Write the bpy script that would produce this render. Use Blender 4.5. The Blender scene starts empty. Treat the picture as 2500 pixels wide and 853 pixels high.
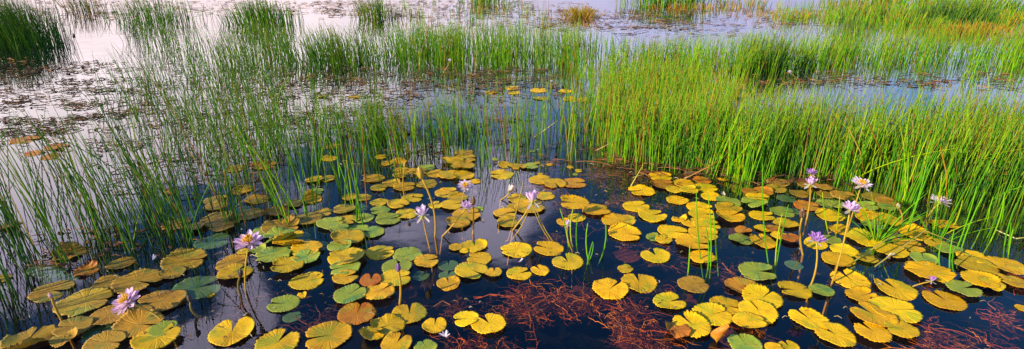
import bpy, math, random
import numpy as np
from mathutils import Vector, Matrix, noise as mnoise

R = math.radians
scene = bpy.context.scene
col = scene.collection
rng = random.Random(11)

# ------------------------------------------------------------------ camera
PW, PH, FPX = 2500.0, 853.0, 1400.0
PITCH, CAMH = R(22.4), 2.2
cam_d = bpy.data.cameras.new('camera')
cam_d.sensor_fit = 'HORIZONTAL'; cam_d.sensor_width = 36.0
cam_d.lens = 36.0 * FPX / PW
cam_d.clip_end = 3000; cam_d.clip_start = 0.05
cam = bpy.data.objects.new('camera', cam_d); col.objects.link(cam)
cam.location = (0, 0, CAMH); cam.rotation_euler = (math.pi/2 - PITCH, 0, 0)
scene.camera = cam
FWD = Vector((0, math.cos(PITCH), -math.sin(PITCH)))
UPV = Vector((0, math.sin(PITCH), math.cos(PITCH)))
CAMP = Vector((0, 0, CAMH))

def ray(px, py):
    return FWD + Vector((1, 0, 0)) * ((px - PW/2) / FPX) + UPV * (-(py - PH/2) / FPX)
def ground(px, py, z=0.0):                       # survey: photo point -> place on the water (height z)
    d = ray(px, py)
    return CAMP + d * ((z - CAMH) / d.z)
def depth(p):
    return (Vector(p) - CAMP).dot(FWD)
def above(px, py, y):                            # point of the same line of sight in the upright plane at distance y
    d = ray(px, py)
    return CAMP + d * (y / d.y)
def project(p):
    v = Vector(p) - CAMP
    w = v.dot(FWD)
    return PW/2 + FPX * v.x / w, PH/2 - FPX * v.dot(UPV) / w

# ------------------------------------------------------------------ helpers
def tag(o, label=None, cat=None, group=None, kind=None):
    if label: o['label'] = label
    if cat: o['category'] = cat
    if group: o['group'] = group
    if kind: o['kind'] = kind
    return o
def empty(name, loc):
    o = bpy.data.objects.new(name, None); o.location = loc; o.empty_display_size = 0.05
    col.objects.link(o); return o
def link(name, mesh, mat, parent=None, loc=None):
    if mat and not mesh.materials: mesh.materials.append(mat)
    o = bpy.data.objects.new(name, mesh); col.objects.link(o)
    if parent: o.parent = parent
    if loc is not None: o.location = loc
    return o
def mesh_from(name, verts, faces, smooth=True, uvs=None, vcol=None):
    me = bpy.data.meshes.new(name)
    me.from_pydata([tuple(v) for v in verts], [], faces)
    if smooth:
        me.polygons.foreach_set('use_smooth', [True] * len(me.polygons))
    if uvs is not None:
        ul = me.uv_layers.new(name='UVMap')
        idx = np.empty(len(me.loops), dtype=np.int32); me.loops.foreach_get('vertex_index', idx)
        ul.data.foreach_set('uv', np.asarray(uvs, dtype=np.float32)[idx].ravel())
    if vcol is not None:
        a = me.color_attributes.new('Col', 'FLOAT_COLOR', 'POINT')
        c = np.ones((len(verts), 4), dtype=np.float32); c[:, :3] = np.asarray(vcol, dtype=np.float32)
        a.data.foreach_set('color', c.ravel())
    me.update()
    return me

class Acc:                                        # gathers tubes and leaves into one mesh
    def __init__(s): s.v = []; s.f = []; s.c = []
    def tube(s, pts, rad, sides, c, tip=True):
        n0 = len(s.v); n = len(pts)
        for i, p in enumerate(pts):
            a = pts[max(i-1, 0)]; b = pts[min(i+1, n-1)]
            t = (b[0]-a[0], b[1]-a[1], b[2]-a[2])
            T = Vector(t)
            if T.length < 1e-9: T = Vector((0, 0, 1))
            T.normalize()
            u = T.cross(Vector((0.31, 0.77, 0.2)))
            if u.length < 1e-3: u = T.cross(Vector((1, 0, 0)))
            u.normalize(); w = T.cross(u)
            r = rad[i]
            cc = c[i] if isinstance(c, list) else c
            for k in range(sides):
                an = 2*math.pi*k/sides
                q = Vector(p) + u*(r*math.cos(an)) + w*(r*math.sin(an))
                s.v.append((q.x, q.y, q.z)); s.c.append(cc)
        for i in range(n-1):
            for k in range(sides):
                k2 = (k+1) % sides
                s.f.append((n0+i*sides+k, n0+i*sides+k2, n0+(i+1)*sides+k2, n0+(i+1)*sides+k))
        s.f.append(tuple(n0+(n-1)*sides+k for k in range(sides)))
    def mesh(s, name): return mesh_from(name, s.v, s.f, True, None, s.c)

# ------------------------------------------------------------------ materials
class NT:
    def __init__(s, tree): s.t = tree; s.n = tree.nodes; s.l = tree.links
    def node(s, typ, **kw):
        nd = s.n.new(typ)
        for k, v in kw.items(): setattr(nd, k, v)
        return nd
    def put(s, sock, val):
        if hasattr(val, 'is_output'): s.l.new(val, sock)
        else: sock.default_value = val
    def math(s, op, a, b=0.0, c=0.0, clamp=False):
        nd = s.node('ShaderNodeMath', operation=op); nd.use_clamp = clamp
        s.put(nd.inputs[0], a); s.put(nd.inputs[1], b); s.put(nd.inputs[2], c)
        return nd.outputs[0]
    def mixc(s, fac, a, b, blend='MIX'):
        nd = s.node('ShaderNodeMix', data_type='RGBA', blend_type=blend)
        s.put(nd.inputs[0], fac)
        s.put(nd.inputs[6], a if hasattr(a, 'is_output') else (*a, 1)[:4])
        s.put(nd.inputs[7], b if hasattr(b, 'is_output') else (*b, 1)[:4])
        return nd.outputs[2]
    def smooth(s, x, a, b):
        nd = s.node('ShaderNodeMapRange', interpolation_type='SMOOTHSTEP')
        s.put(nd.inputs[0], x); nd.inputs[1].default_value = a; nd.inputs[2].default_value = b
        return nd.outputs[0]
    def noise(s, vec, scale, detail=3.0, rough=0.55, dist=0.0):
        nd = s.node('ShaderNodeTexNoise')
        s.put(nd.inputs['Vector'], vec); nd.inputs['Scale'].default_value = scale
        nd.inputs['Detail'].default_value = detail; nd.inputs['Roughness'].default_value = rough
        nd.inputs['Distortion'].default_value = dist
        return nd.outputs['Fac']
def new_mat(name):
    m = bpy.data.materials.new(name); m.use_nodes = True
    m.node_tree.nodes.clear()
    return m, NT(m.node_tree)
def leaf_out(N, colr, rough=0.5, trans=0.25, bump=None, spec=0.4, tcol=None):
    p = N.node('ShaderNodeBsdfPrincipled')
    N.put(p.inputs['Base Color'], colr); N.put(p.inputs['Roughness'], rough)
    p.inputs['Specular IOR Level'].default_value = spec
    t = N.node('ShaderNodeBsdfTranslucent'); N.put(t.inputs['Color'], tcol if tcol is not None else colr)
    if bump is not None:
        b = N.node('ShaderNodeBump'); b.inputs['Strength'].default_value = bump[1]
        b.inputs['Distance'].default_value = bump[2]
        N.put(b.inputs['Height'], bump[0]); N.l.new(b.outputs[0], p.inputs['Normal'])
    mx = N.node('ShaderNodeMixShader'); mx.inputs[0].default_value = trans
    N.l.new(p.outputs[0], mx.inputs[1]); N.l.new(t.outputs[0], mx.inputs[2])
    o = N.node('ShaderNodeOutputMaterial'); N.l.new(mx.outputs[0], o.inputs['Surface'])

def pad_material(name, main, blotch, edge, green, blot_amt=0.5, rough=0.42, veinc=None):
    m, N = new_mat(name)
    uv = N.node('ShaderNodeUVMap').outputs[0]
    info = N.node('ShaderNodeObjectInfo')
    v = N.node('ShaderNodeVectorMath', operation='SUBTRACT'); N.l.new(uv, v.inputs[0]); v.inputs[1].default_value = (0.5, 0.5, 0)
    sep = N.node('ShaderNodeSeparateXYZ'); N.l.new(v.outputs[0], sep.inputs[0])
    x, y = sep.outputs[0], sep.outputs[1]
    rho = N.math('MULTIPLY', N.math('SQRT', N.math('ADD', N.math('MULTIPLY', x, x), N.math('MULTIPLY', y, y))), 2.0)
    ang = N.math('ARCTAN2', y, x)
    off = N.node('ShaderNodeVectorMath', operation='ADD'); N.l.new(uv, off.inputs[0])
    cmb = N.node('ShaderNodeCombineXYZ'); N.put(cmb.inputs[0], N.math('MULTIPLY', info.outputs['Random'], 57.0)); N.put(cmb.inputs[1], N.math('MULTIPLY', info.outputs['Random'], 31.0))
    N.l.new(cmb.outputs[0], off.inputs[1])
    pv = off.outputs[0]
    n1 = N.noise(pv, 2.6, 4); n2 = N.noise(pv, 9.0, 4, 0.6); n3 = N.noise(pv, 26.0, 3, 0.6)
    # radiating veins, branching further out
    wob = N.math('MULTIPLY', N.math('SUBTRACT', n2, 0.5), 0.5)
    va = N.math('ABSOLUTE', N.math('SINE', N.math('MULTIPLY', N.math('ADD', ang, N.math('MULTIPLY', wob, 0.35)), 7.5)))
    vein = N.math('SUBTRACT', 1.0, N.smooth(va, 0.0, 0.32))
    vb = N.math('ABSOLUTE', N.math('SINE', N.math('ADD', N.math('MULTIPLY', ang, 15.0), wob)))
    vein2 = N.math('MULTIPLY', N.math('SUBTRACT', 1.0, N.smooth(vb, 0.0, 0.4)), N.smooth(rho, 0.35, 0.7))
    veins = N.math('MAXIMUM', N.math('MULTIPLY', vein, 0.8), N.math('MULTIPLY', vein2, 0.5))
    c = N.mixc(N.math('MULTIPLY', N.smooth(n1, 0.5, 0.66), blot_amt), main, blotch)
    # greener patch, differing from leaf to leaf, also standing in for sky-reflection shading
    gsel = N.math('MULTIPLY', N.smooth(N.noise(pv, 1.5, 2), 0.52, 0.68), 0.85)
    c = N.mixc(gsel, c, green)
    c = N.mixc(N.math('MULTIPLY', veins, 0.4), c, veinc if veinc else tuple(min(1, q*1.5+0.03) for q in main))
    spots = N.smooth(n3, 0.63, 0.72)
    c = N.mixc(N.math('MULTIPLY', spots, 0.55), c, tuple(q*0.35 for q in edge))
    dirt = N.smooth(n2, 0.56, 0.76)
    c = N.mixc(N.math('MULTIPLY', dirt, 0.4), c, blotch)
    # worn rim and pale navel
    rim = N.smooth(N.math('ADD', rho, N.math('MULTIPLY', N.math('SUBTRACT', n2, 0.5), 0.25)), 0.9, 1.02)
    c = N.mixc(N.math('MULTIPLY', rim, 0.7), c, edge)
    ctr = N.math('SUBTRACT', 1.0, N.smooth(rho, 0.0, 0.14))
    c = N.mixc(N.math('MULTIPLY', ctr, 0.6), c, green)
    hs = N.node('ShaderNodeHueSaturation')
    N.put(hs.inputs['Hue'], N.math('ADD', 0.484, N.math('MULTIPLY', info.outputs['Random'], 0.024)))
    rnd2 = N.math('FRACT', N.math('MULTIPLY', info.outputs['Random'], 17.3))
    N.put(hs.inputs['Value'], N.math('ADD', 0.78, N.math('MULTIPLY', rnd2, 0.4)))
    N.l.new(c, hs.inputs['Color'])
    h = N.math('ADD', N.math('MULTIPLY', veins, -0.6), N.math('MULTIPLY', n2, 0.8))
    leaf_out(N, hs.outputs[0], N.math('ADD', rough, N.math('MULTIPLY', n2, 0.15)), 0.08, (h, 0.7, 0.008), 0.2)
    return m

PADM = {
 'Y': pad_material('pad_yellow', (0.82, 0.48, 0.003), (0.60, 0.29, 0.004), (0.62, 0.36, 0.01), (0.46, 0.40, 0.008), 0.45),
 'G': pad_material('pad_golden', (0.64, 0.38, 0.006), (0.40, 0.19, 0.006), (0.48, 0.29, 0.02), (0.30, 0.31, 0.015), 0.6),
 'B': pad_material('pad_bronze', (0.40, 0.235, 0.016), (0.24, 0.12, 0.016), (0.40, 0.26, 0.06), (0.20, 0.21, 0.03), 0.7),
 'N': pad_material('pad_green', (0.26, 0.33, 0.03), (0.36, 0.28, 0.03), (0.34, 0.34, 0.08), (0.08, 0.23, 0.06), 0.4),
 'T': pad_material('pad_teal', (0.10, 0.26, 0.10), (0.14, 0.22, 0.08), (0.20, 0.28, 0.12), (0.05, 0.20, 0.11), 0.4),
 'R': pad_material('pad_orange', (0.50, 0.19, 0.012), (0.34, 0.08, 0.010), (0.30, 0.08, 0.015), (0.42, 0.27, 0.02), 0.7),
 'P': pad_material('pad_sunken', (0.16, 0.045, 0.022), (0.09, 0.035, 0.02), (0.12, 0.04, 0.02), (0.14, 0.07, 0.03), 0.6),
}
PADW = {'Y': 'yellow', 'G': 'golden', 'B': 'bronze brown', 'N': 'green', 'T': 'teal half sunken', 'R': 'orange', 'P': 'sunken reddish brown'}

def vcol_material(name, rough=0.5, trans=0.2, spec=0.3, bumpy=0.0):
    m, N = new_mat(name)
    a = N.node('ShaderNodeVertexColor'); a.layer_name = 'Col'
    g = N.node('ShaderNodeNewGeometry')
    n = N.noise(g.outputs['Position'], 38.0, 3, 0.6)
    c = N.mixc(N.math('MULTIPLY', N.smooth(n, 0.45, 0.75), 0.4), a.outputs[0], N.mixc(1.0, a.outputs[0], (1.25, 0.85, 0.5), 'MULTIPLY'))
    leaf_out(N, c, rough, trans, None, spec)
    return m
REED = vcol_material('reed_stem', 0.5, 0.25, 0.15)
WEED = vcol_material('water_weed', 0.6, 0.1, 0.2)
DEBRIS = vcol_material('plant_debris', 0.8, 0.0, 0.2)
STALK = vcol_material('flower_stalk', 0.45, 0.1, 0.35)

def petal_material(name, base, tip):
    m, N = new_mat(name)
    uv = N.node('ShaderNodeUVMap').outputs[0]
    sep = N.node('ShaderNodeSeparateXYZ'); N.l.new(uv, sep.inputs[0])
    info = N.node('ShaderNodeObjectInfo')
    st = N.math('ABSOLUTE', N.math('SINE', N.math('MULTIPLY', sep.outputs[0], 22.0)))
    c = N.mixc(N.smooth(sep.outputs[1], 0.1, 0.85), base, tip)
    c = N.mixc(N.math('MULTIPLY', N.smooth(st, 0.6, 1.0), 0.15), c, tuple(q*0.7 for q in tip))
    hs = N.node('ShaderNodeHueSaturation'); N.l.new(c, hs.inputs['Color'])
    N.put(hs.inputs['Value'], N.math('ADD', 0.9, N.math('MULTIPLY', info.outputs['Random'], 0.2)))
    leaf_out(N, hs.outputs[0], 0.5, 0.35, None, 0.25)
    return m
PETAL = {
 'lilac': petal_material('petal_lilac', (0.86, 0.74, 0.80), (0.76, 0.50, 0.74)),
 'pale': petal_material('petal_pale', (0.86, 0.80, 0.82), (0.80, 0.62, 0.80)),
 'violet': petal_material('petal_violet', (0.72, 0.52, 0.76), (0.50, 0.24, 0.64)),
 'cream': petal_material('petal_cream', (0.80, 0.62, 0.25), (0.86, 0.70, 0.62)),
}
SEPAL = petal_material('sepal', (0.45, 0.46, 0.12), (0.62, 0.48, 0.62))
def flat_mat(name, c, rough=0.6, c2=None, sc=60):
    m, N = new_mat(name)
    tc = N.node('ShaderNodeTexCoord').outputs['Object']
    n = N.noise(tc, sc, 3)
    leaf_out(N, N.mixc(N.smooth(n, 0.35, 0.65), c, c2 if c2 else tuple(q*0.6 for q in c)), rough, 0.1)
    return m
STAMEN = flat_mat('stamen_yellow', (0.80, 0.50, 0.02), 0.6, (0.70, 0.34, 0.01), 180)
BUDM = {'brown': flat_mat('bud_brown', (0.20, 0.10, 0.06), 0.5, (0.12, 0.09, 0.03)),
        'yellow': flat_mat('bud_yellow', (0.50, 0.34, 0.03), 0.5, (0.40, 0.20, 0.03)),
        'violet': flat_mat('bud_violet', (0.26, 0.12, 0.34), 0.5, (0.12, 0.07, 0.15)),
        'dark': flat_mat('bud_dark', (0.07, 0.06, 0.04), 0.5, (0.10, 0.05, 0.06)),
        'pink': flat_mat('bud_pink', (0.55, 0.28, 0.26), 0.5, (0.34, 0.16, 0.12)),
        'green': flat_mat('bud_green', (0.36, 0.40, 0.05), 0.5, (0.40, 0.30, 0.04))}

# ------------------------------------------------------------------ water, bed
def water_material():
    m, N = new_mat('pond_water')
    g = N.node('ShaderNodeNewGeometry').outputs['Position']
    n1 = N.noise(g, 2.2, 2, 0.5); n2 = N.noise(g, 14.0, 2, 0.5)
    b = N.node('ShaderNodeBump'); b.inputs['Strength'].default_value = 0.16; b.inputs['Distance'].default_value = 0.02
    N.put(b.inputs['Height'], N.math('ADD', n1, N.math('MULTIPLY', n2, 0.10)))
    gm = N.node('ShaderNodeNewGeometry'); dt = N.node('ShaderNodeVectorMath', operation='DOT_PRODUCT')
    N.l.new(gm.outputs['Incoming'], dt.inputs[0]); N.l.new(gm.outputs['True Normal'], dt.inputs[1])
    c1 = N.math('SUBTRACT', 1.0, N.math('ABSOLUTE', dt.outputs['Value']))
    fr = N.math('ADD', 0.03, N.math('MULTIPLY', N.math('POWER', c1, 4.7), 0.97), clamp=True)
    gl = N.node('ShaderNodeBsdfGlossy'); gl.inputs['Roughness'].default_value = 0.02; gl.inputs['Color'].default_value = (1, 1, 1, 1)
    N.l.new(b.outputs[0], gl.inputs['Normal'])
    tr = N.node('ShaderNodeBsdfTransparent'); tr.inputs['Color'].default_value = (0.95, 0.82, 0.68, 1)
    df = N.node('ShaderNodeBsdfDiffuse'); df.inputs['Color'].default_value = (0.004, 0.022, 0.085, 1)   # faint blue of the water itself
    wb = N.node('ShaderNodeMixShader'); wb.inputs[0].default_value = 0.06
    N.l.new(tr.outputs[0], wb.inputs[1]); N.l.new(df.outputs[0], wb.inputs[2])
    mx = N.node('ShaderNodeMixShader'); N.l.new(fr, mx.inputs[0])
    N.l.new(wb.outputs[0], mx.inputs[1]); N.l.new(gl.outputs[0], mx.inputs[2])
    o = N.node('ShaderNodeOutputMaterial'); N.l.new(mx.outputs[0], o.inputs['Surface'])
    return m
def sheet(name, x0, x1, y0, y1, z, nx, ny, mat, fz=None):
    v = []; f = []
    for j in range(ny+1):
        for i in range(nx+1):
            x = x0+(x1-x0)*i/nx; y = y0+(y1-y0)*j/ny
            v.append((x, y, z + (fz(x, y) if fz else 0)))
    for j in range(ny):
        for i in range(nx):
            a = j*(nx+1)+i; f.append((a, a+1, a+nx+2, a+nx+1))
    return link(name, mesh_from(name, v, f), mat)
tag(sheet('water', -700, 700, -100, 1300, 0, 1, 1, water_material()), 'still dark blue pond water mirroring the sky and clouds', 'water', kind='structure')
def bed_material():
    m, N = new_mat('pond_bed')
    g = N.node('ShaderNodeNewGeometry').outputs['Position']
    n1 = N.noise(g, 1.3, 5, 0.6); n2 = N.noise(g, 7.0, 5, 0.65)
    c = N.mixc(N.smooth(n1, 0.42, 0.7), (0.005, 0.007, 0.012), (0.015, 0.009, 0.007))
    c = N.mixc(N.math('MULTIPLY', N.smooth(n2, 0.52, 0.75), 0.5), c, (0.022, 0.009, 0.005))
    p = N.node('ShaderNodeBsdfDiffuse'); N.put(p.inputs['Color'], c)
    o = N.node('ShaderNodeOutputMaterial'); N.l.new(p.outputs[0], o.inputs['Surface'])
    return m
tag(sheet('pond_bed', -30, 30, -6, 40, -0.42, 120, 92, bed_material(), lambda x, y: 0.06*mnoise.noise((x*0.8, y*0.8, 0))), 'dark silty bed under the shallow clear water', 'pond bed', kind='structure')
tag(sheet('far_pond_bed', -700, 700, -100, 1300, -0.6, 1, 1, bed_material()), 'dark bottom of the wetland under the distant water', 'pond bed', kind='structure')

# ------------------------------------------------------------------ lily pads
def pad_mesh(r, notch_dir, notch_half, seed, tooth, crinkle, elong=1.0, lift=0.0, curl=0.0):
    q = random.Random(seed)
    NA = 72
    rings = [0.06, 0.2, 0.36, 0.52, 0.68, 0.82, 0.92, 1.0]
    ph = [q.uniform(0, 6.28) for _ in range(6)]
    k1, k2 = q.choice([2, 3]), q.choice([4, 5, 6])
    nt = q.randint(24, 32)
    side = q.choice([-1, 1])
    verts = [(0, 0, 0)]; uvs = [(0.5, 0.5)]
    a0 = notch_half; a1 = 2*math.pi - notch_half
    egg = q.uniform(-0.05, 0.05)
    torn = [(q.uniform(0.6, 5.6), q.uniform(0.05, 0.16), q.uniform(0.04, 0.10)) for _ in range(q.choice([0, 0, 1, 2]))]
    for ri in rings:
        for i in range(NA+1):
            t = a0 + (a1-a0)*i/NA
            e = min(t-a0, a1-t)
            # rounded lobes by the notch, sinus edges bowed a little
            R_ = 1.0 - 0.20*math.exp(-(e/0.16)**1.3)
            R_ *= 1 + egg*math.cos(t) + 0.015*math.sin(3*t+ph[0]) + 0.012*math.sin(7*t+ph[1])
            if ri > 0.9:
                tri = abs(((t*nt/6.2832) % 1.0)*2-1)
                R_ *= 1 + tooth*(tri-0.5)*(0.5+0.5*math.sin(2*t+ph[2])**2*2)
                for (ta, tw, td) in torn:
                    R_ *= 1 - td*math.exp(-((t-ta)/tw)**2)
            rr = ri*R_
            bow = 0.05*math.sin(math.pi*min(1, rr))*math.exp(-e/0.35)*(1 if t < math.pi else -1)*(-1)*min(1, notch_half/0.1)
            tt = t + bow
            x = rr*math.cos(tt); y = rr*math.sin(tt)
            z = crinkle*(rr**3)*(math.sin(k1*t+ph[3])*0.9 + 0.6*math.sin(k2*t+ph[4]) + 0.25*math.sin(13*t+ph[5]))
            z += 0.25*crinkle*math.sin(7.5*t)*rr*(1-rr)
            z += lift*rr*rr*math.exp(-((t-a0) if side > 0 else (a1-t))/0.6)
            z += curl*max(0, rr-0.6)**2*6*max(0, math.cos(t-ph[0]))**2
            verts.append((x, y, z)); uvs.append((x*0.5+0.5, y*0.5+0.5))
    ca, sa = math.cos(notch_dir), math.sin(notch_dir)
    W = NA+1
    out = []
    for (x, y, z) in verts:
        y *= elong
        out.append((r*(x*ca-y*sa), r*(x*sa+y*ca), r*z))
    faces = []
    for i in range(NA): faces.append((0, 1+i, 2+i))
    nr = len(rings)
    for j in range(nr-1):
        for i in range(NA):
            a = 1+j*W+i; faces.append((a, a+W, a+W+1, a+1))
    # rim thickness
    b = 1+(nr-1)*W; n0 = len(out)
    for i in range(W):
        x, y, z = out[b+i]; out.append((x*0.992, y*0.992, z-0.0025)); uvs.append(uvs[b+i])
    for i in range(NA): faces.append((b+i, n0+i, n0+i+1, b+i+1))
    return mesh_from('lily_pad', out, faces, True, uvs)

# cx, cy, width (photo px), kind, notch heading (deg: 0 right, 90 away), optional flags
PADS = """
23,553,50,B,20 172,622,72,B,200,c 212,664,56,R,40,c 297,645,66,B,190 130,655,82,T,30 155,683,66,T,140 5,682,42,B,0
128,712,95,B,350 261,691,66,B,200 337,692,115,B,350 210,740,125,B,10 393,738,115,B,200 268,775,88,B,20
182,806,84,B,180 255,808,95,T,30 343,799,112,B,5 386,830,112,G,60 75,838,118,B,100,c 160,836,60,B,120,c 262,845,92,B,10
420,668,64,B,160 455,637,105,B,5 480,701,120,T,40 567,645,76,B,30 575,669,82,G,60 669,630,86,N,210 704,655,80,G,205
752,614,76,G,5 750,633,66,N,80 710,594,80,G,20,c 684,584,80,N,200,c 690,562,95,B,10,c 750,537,76,B,200 807,549,66,N,10
631,611,38,N,100,c 597,617,32,G,20 750,688,84,G,25 692,743,78,N,190 714,772,46,T,40 737,723,24,Y,100,c 515,723,20,G,0
567,811,115,G,105 678,838,108,G,80 803,821,118,G,185
434,549,68,B,10 529,541,76,B,200 562,538,68,B,20 524,489,56,B,20 527,506,56,G,10 417,470,36,B,0 591,464,54,G,200
631,488,62,G,0 612,525,66,B,200 678,519,62,R,10,c 763,489,52,G,20,c 768,441,46,G,180 645,405,58,R,0 574,413,46,B,0
800,437,42,G,0 520,588,86,T,30 805,388,40,G,0 768,470,46,N,0
912,437,56,G,200 932,384,32,G,0 946,401,32,G,200 974,395,42,G,10 985,420,50,G,200 978,430,38,G,0 1022,421,46,G,0 1042,411,42,N,0
955,449,46,G,200 926,461,42,G,0 988,458,56,G,0 1042,451,56,G,255 1064,425,46,G,0 1098,429,60,G,350 1132,432,56,G,200
1132,411,60,G,200 1107,396,56,G,0 1138,389,56,G,0 1160,444,32,Y,0 1135,374,48,B,0 1225,427,62,G,190
1093,471,60,G,30 1008,484,54,G,350 1067,501,42,G,60 974,501,54,G,320 927,495,46,G,0 927,515,50,N,200 1104,504,56,G,20
1121,485,50,G,40 994,523,56,G,20 949,538,64,N,15 890,533,50,N,190 853,540,56,G,330 842,512,56,B,200 887,484,42,G,0 856,484,42,G,0
910,570,58,N,190 868,564,70,N,20 851,586,82,G,200 1140,526,72,G,20 1119,548,60,G,200 1166,512,32,N,0
830,607,60,N,180 847,634,92,G,175 929,617,74,G,20 997,623,76,N,10 1042,640,64,G,20 1095,646,50,T,100 1093,670,46,T,80
1152,664,84,G,330 1205,670,42,G,90 1171,632,62,G,180 1158,601,68,Y,95 1112,607,34,G,20 1133,616,22,Y,0 1095,693,62,G,105
1027,672,44,T,60 970,655,78,N,100 965,684,80,G,10 845,660,76,N,200 845,684,66,G,30 906,692,56,R,100 928,720,76,G,40
855,726,80,N,60 872,768,92,R,95 1000,766,90,G,100 1061,795,66,Y,100 947,800,86,G,200,c 912,822,62,G,20,c 970,843,82,G,60 1040,849,58,N,120
1137,780,64,Y,195 1194,794,86,Y,110
1261,611,80,Y,190 1340,608,76,Y,172 1387,641,76,G,110 1268,669,64,Y,30 1319,661,50,Y,110 1514,540,86,Y,345 1527,573,84,Y,338
1535,614,64,P,20 1600,625,72,Y,100 1528,657,40,G,20 1560,690,88,Y,100 1490,708,92,Y,40 1423,700,52,P,200,c 1635,738,82,Y,20
1242,546,60,G,20 1530,778,60,P,100 1548,818,84,P,40 1236,405,42,G,300 1268,409,40,G,290 1298,409,36,N,0 1321,440,60,G,20
1354,450,62,G,285 1402,448,64,R,0 1332,480,48,G,20 1262,485,52,G,200 1293,508,76,G,20 1236,523,60,G,350 1259,506,42,G,0
1402,496,76,Y,190 1456,516,70,Y,20 1409,533,44,Y,20 1377,543,38,G,100 1554,505,68,Y,20 1567,467,68,Y,185
1301,370,16,N,0 1321,379,15,N,0 1342,403,17,G,0 1392,409,17,G,0 1412,418,18,G,0 1405,427,15,N,0 1319,426,15,G,0 1312,399,17,G,0 1210,390,17,N,0
1613,432,60,Y,350 1616,453,60,R,0 1670,449,52,G,330 1647,467,42,G,0 1682,470,44,G,10 1714,441,46,R,0 1765,441,28,Y,90,c 1724,460,58,Y,0
1738,481,52,Y,20 1654,490,56,Y,20 1708,506,62,Y,10 1593,529,70,Y,15 1714,526,66,Y,350 1658,537,36,Y,90,c 1686,546,48,Y,80 1727,553,68,Y,0
1644,567,78,Y,335 1597,581,40,N,40 1621,588,44,Y,50 1717,577,74,Y,335 1693,600,86,Y,345 1715,634,66,Y,0 1692,618,0,Y,0
1779,512,66,G,20 1776,496,62,N,180 1782,534,72,Y,30 1841,500,62,N,200 1790,559,46,P,20 1815,563,42,R,30 1810,585,62,N,340
1863,592,68,Y,95 1860,559,38,Y,20 1889,562,44,R,340 1902,580,42,Y,60 1928,588,44,R,100 1860,528,62,Y,350 1911,518,60,N,340
1919,547,62,G,20 1849,488,56,Y,330 1829,473,38,R,0 1863,472,52,R,330 1900,446,56,B,0 1894,463,52,B,20
1952,474,46,B,330 1921,483,46,T,0 1969,504,62,R,340 1941,514,32,T,0 2028,527,68,Y,0 2056,562,60,Y,340 1991,597,56,Y,60 2031,587,46,N,20
2017,476,46,B,0 2059,480,60,B,340 2017,498,46,N,0 2042,501,46,N,100 2115,504,56,N,0 2107,519,50,Y,20 2118,537,56,Y,340 2165,543,68,Y,200
2132,557,60,N,0 2112,585,82,Y,20 2062,613,66,Y,330 1969,452,42,B,0 2008,459,46,B,0 2137,483,60,B,340 2166,496,52,B,20 2163,510,42,N,0
2238,571,76,Y,340 2303,549,64,G,330 2286,598,52,G,100 2314,613,56,N,100 2218,600,72,G,340 2177,617,78,Y,345
2047,638,76,Y,320 2115,634,52,G,0 2252,638,64,N,60 2271,670,106,Y,340 2371,634,68,Y,110 2380,655,92,G,130 2452,655,86,G,330
2078,686,90,Y,100 2185,706,98,Y,115 2102,725,70,Y,15 2305,734,92,Y,110 2005,712,60,N,200 2390,690,82,Y,330 2418,701,60,Y,20
2326,690,48,T,200 2350,712,76,N,20 2440,685,42,Y,100 2477,697,54,G,330 2494,754,30,Y,180 2185,762,115,Y,350 2128,776,104,Y,118
2128,818,82,Y,115 2200,812,76,Y,175 2038,820,94,Y,120 1975,780,96,Y,120
1850,664,90,N,350 1939,645,44,T,0 1939,709,80,Y,185 1691,696,76,B,20 1812,700,82,R,340 1861,731,98,Y,30 1774,748,80,Y,340
1738,772,100,Y,30 1690,800,95,Y,120 1653,815,66,R,200,c 1850,764,98,Y,100 1828,793,80,Y,0 1820,843,86,N,100 1925,847,50,Y,90 1889,853,44,Y,0
1675,722,60,P,10 1790,815,70,P,50
1250,216,36,Y,0 1200,226,32,Y,0 1315,222,42,Y,0 1380,224,34,Y,0 1255,228,30,Y,0 1395,244,42,Y,0 1428,247,34,G,0 1320,241,36,G,0
544,560,58,B,200 541,551,48,T,0 648,571,58,N,10 333,770,74,B,20 401,811,66,N,0 290,797,66,T,40 133,682,56,T,0 95,655,50,T,0 466,522,44,T,0 640,560,44,T,0
735,580,58,T,0 700,610,50,T,0 790,520,48,B,0 830,566,50,N,0 880,506,44,T,0 780,600,46,T,0 720,500,46,B,0 665,558,40,B,0 590,510,44,T,0 480,560,44,B,0
65,342,66,R,0 140,360,52,R,0 85,375,42,R,0 125,384,42,R,0 866,238,30,Y,0 790,236,26,G,0 810,358,42,G,0
"""
pads = []
for tok in PADS.split():
    q = tok.split(',')
    if float(q[2]) < 5: continue
    pads.append(dict(px=float(q[0]), py=float(q[1]), w=float(q[2]), k=q[3], n=float(q[4]), c=len(q) > 5))
# place, then pile overlapping leaves on each other (nearer ones lie on top)
for p in pads:
    p['p'] = ground(p['px'], p['py']); p['r'] = 0.5*p['w']*depth(p['p'])/FPX
order = sorted(pads, key=lambda p: p['p'].y, reverse=True)
for i, p in enumerate(order):
    if p['k'] == 'P': p['z'] = -0.035; continue
    if p['k'] == 'T': p['z'] = -0.006; continue
    lv = 0
    for o in order[:i]:
        if o['k'] in 'PT': continue
        if (o['p']-p['p']).length < 0.92*(o['r']+p['r']): lv = max(lv, o['lv']+1)
    p['lv'] = min(lv, 3); p['z'] = 0.0055 + 0.0075*p['lv']

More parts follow.
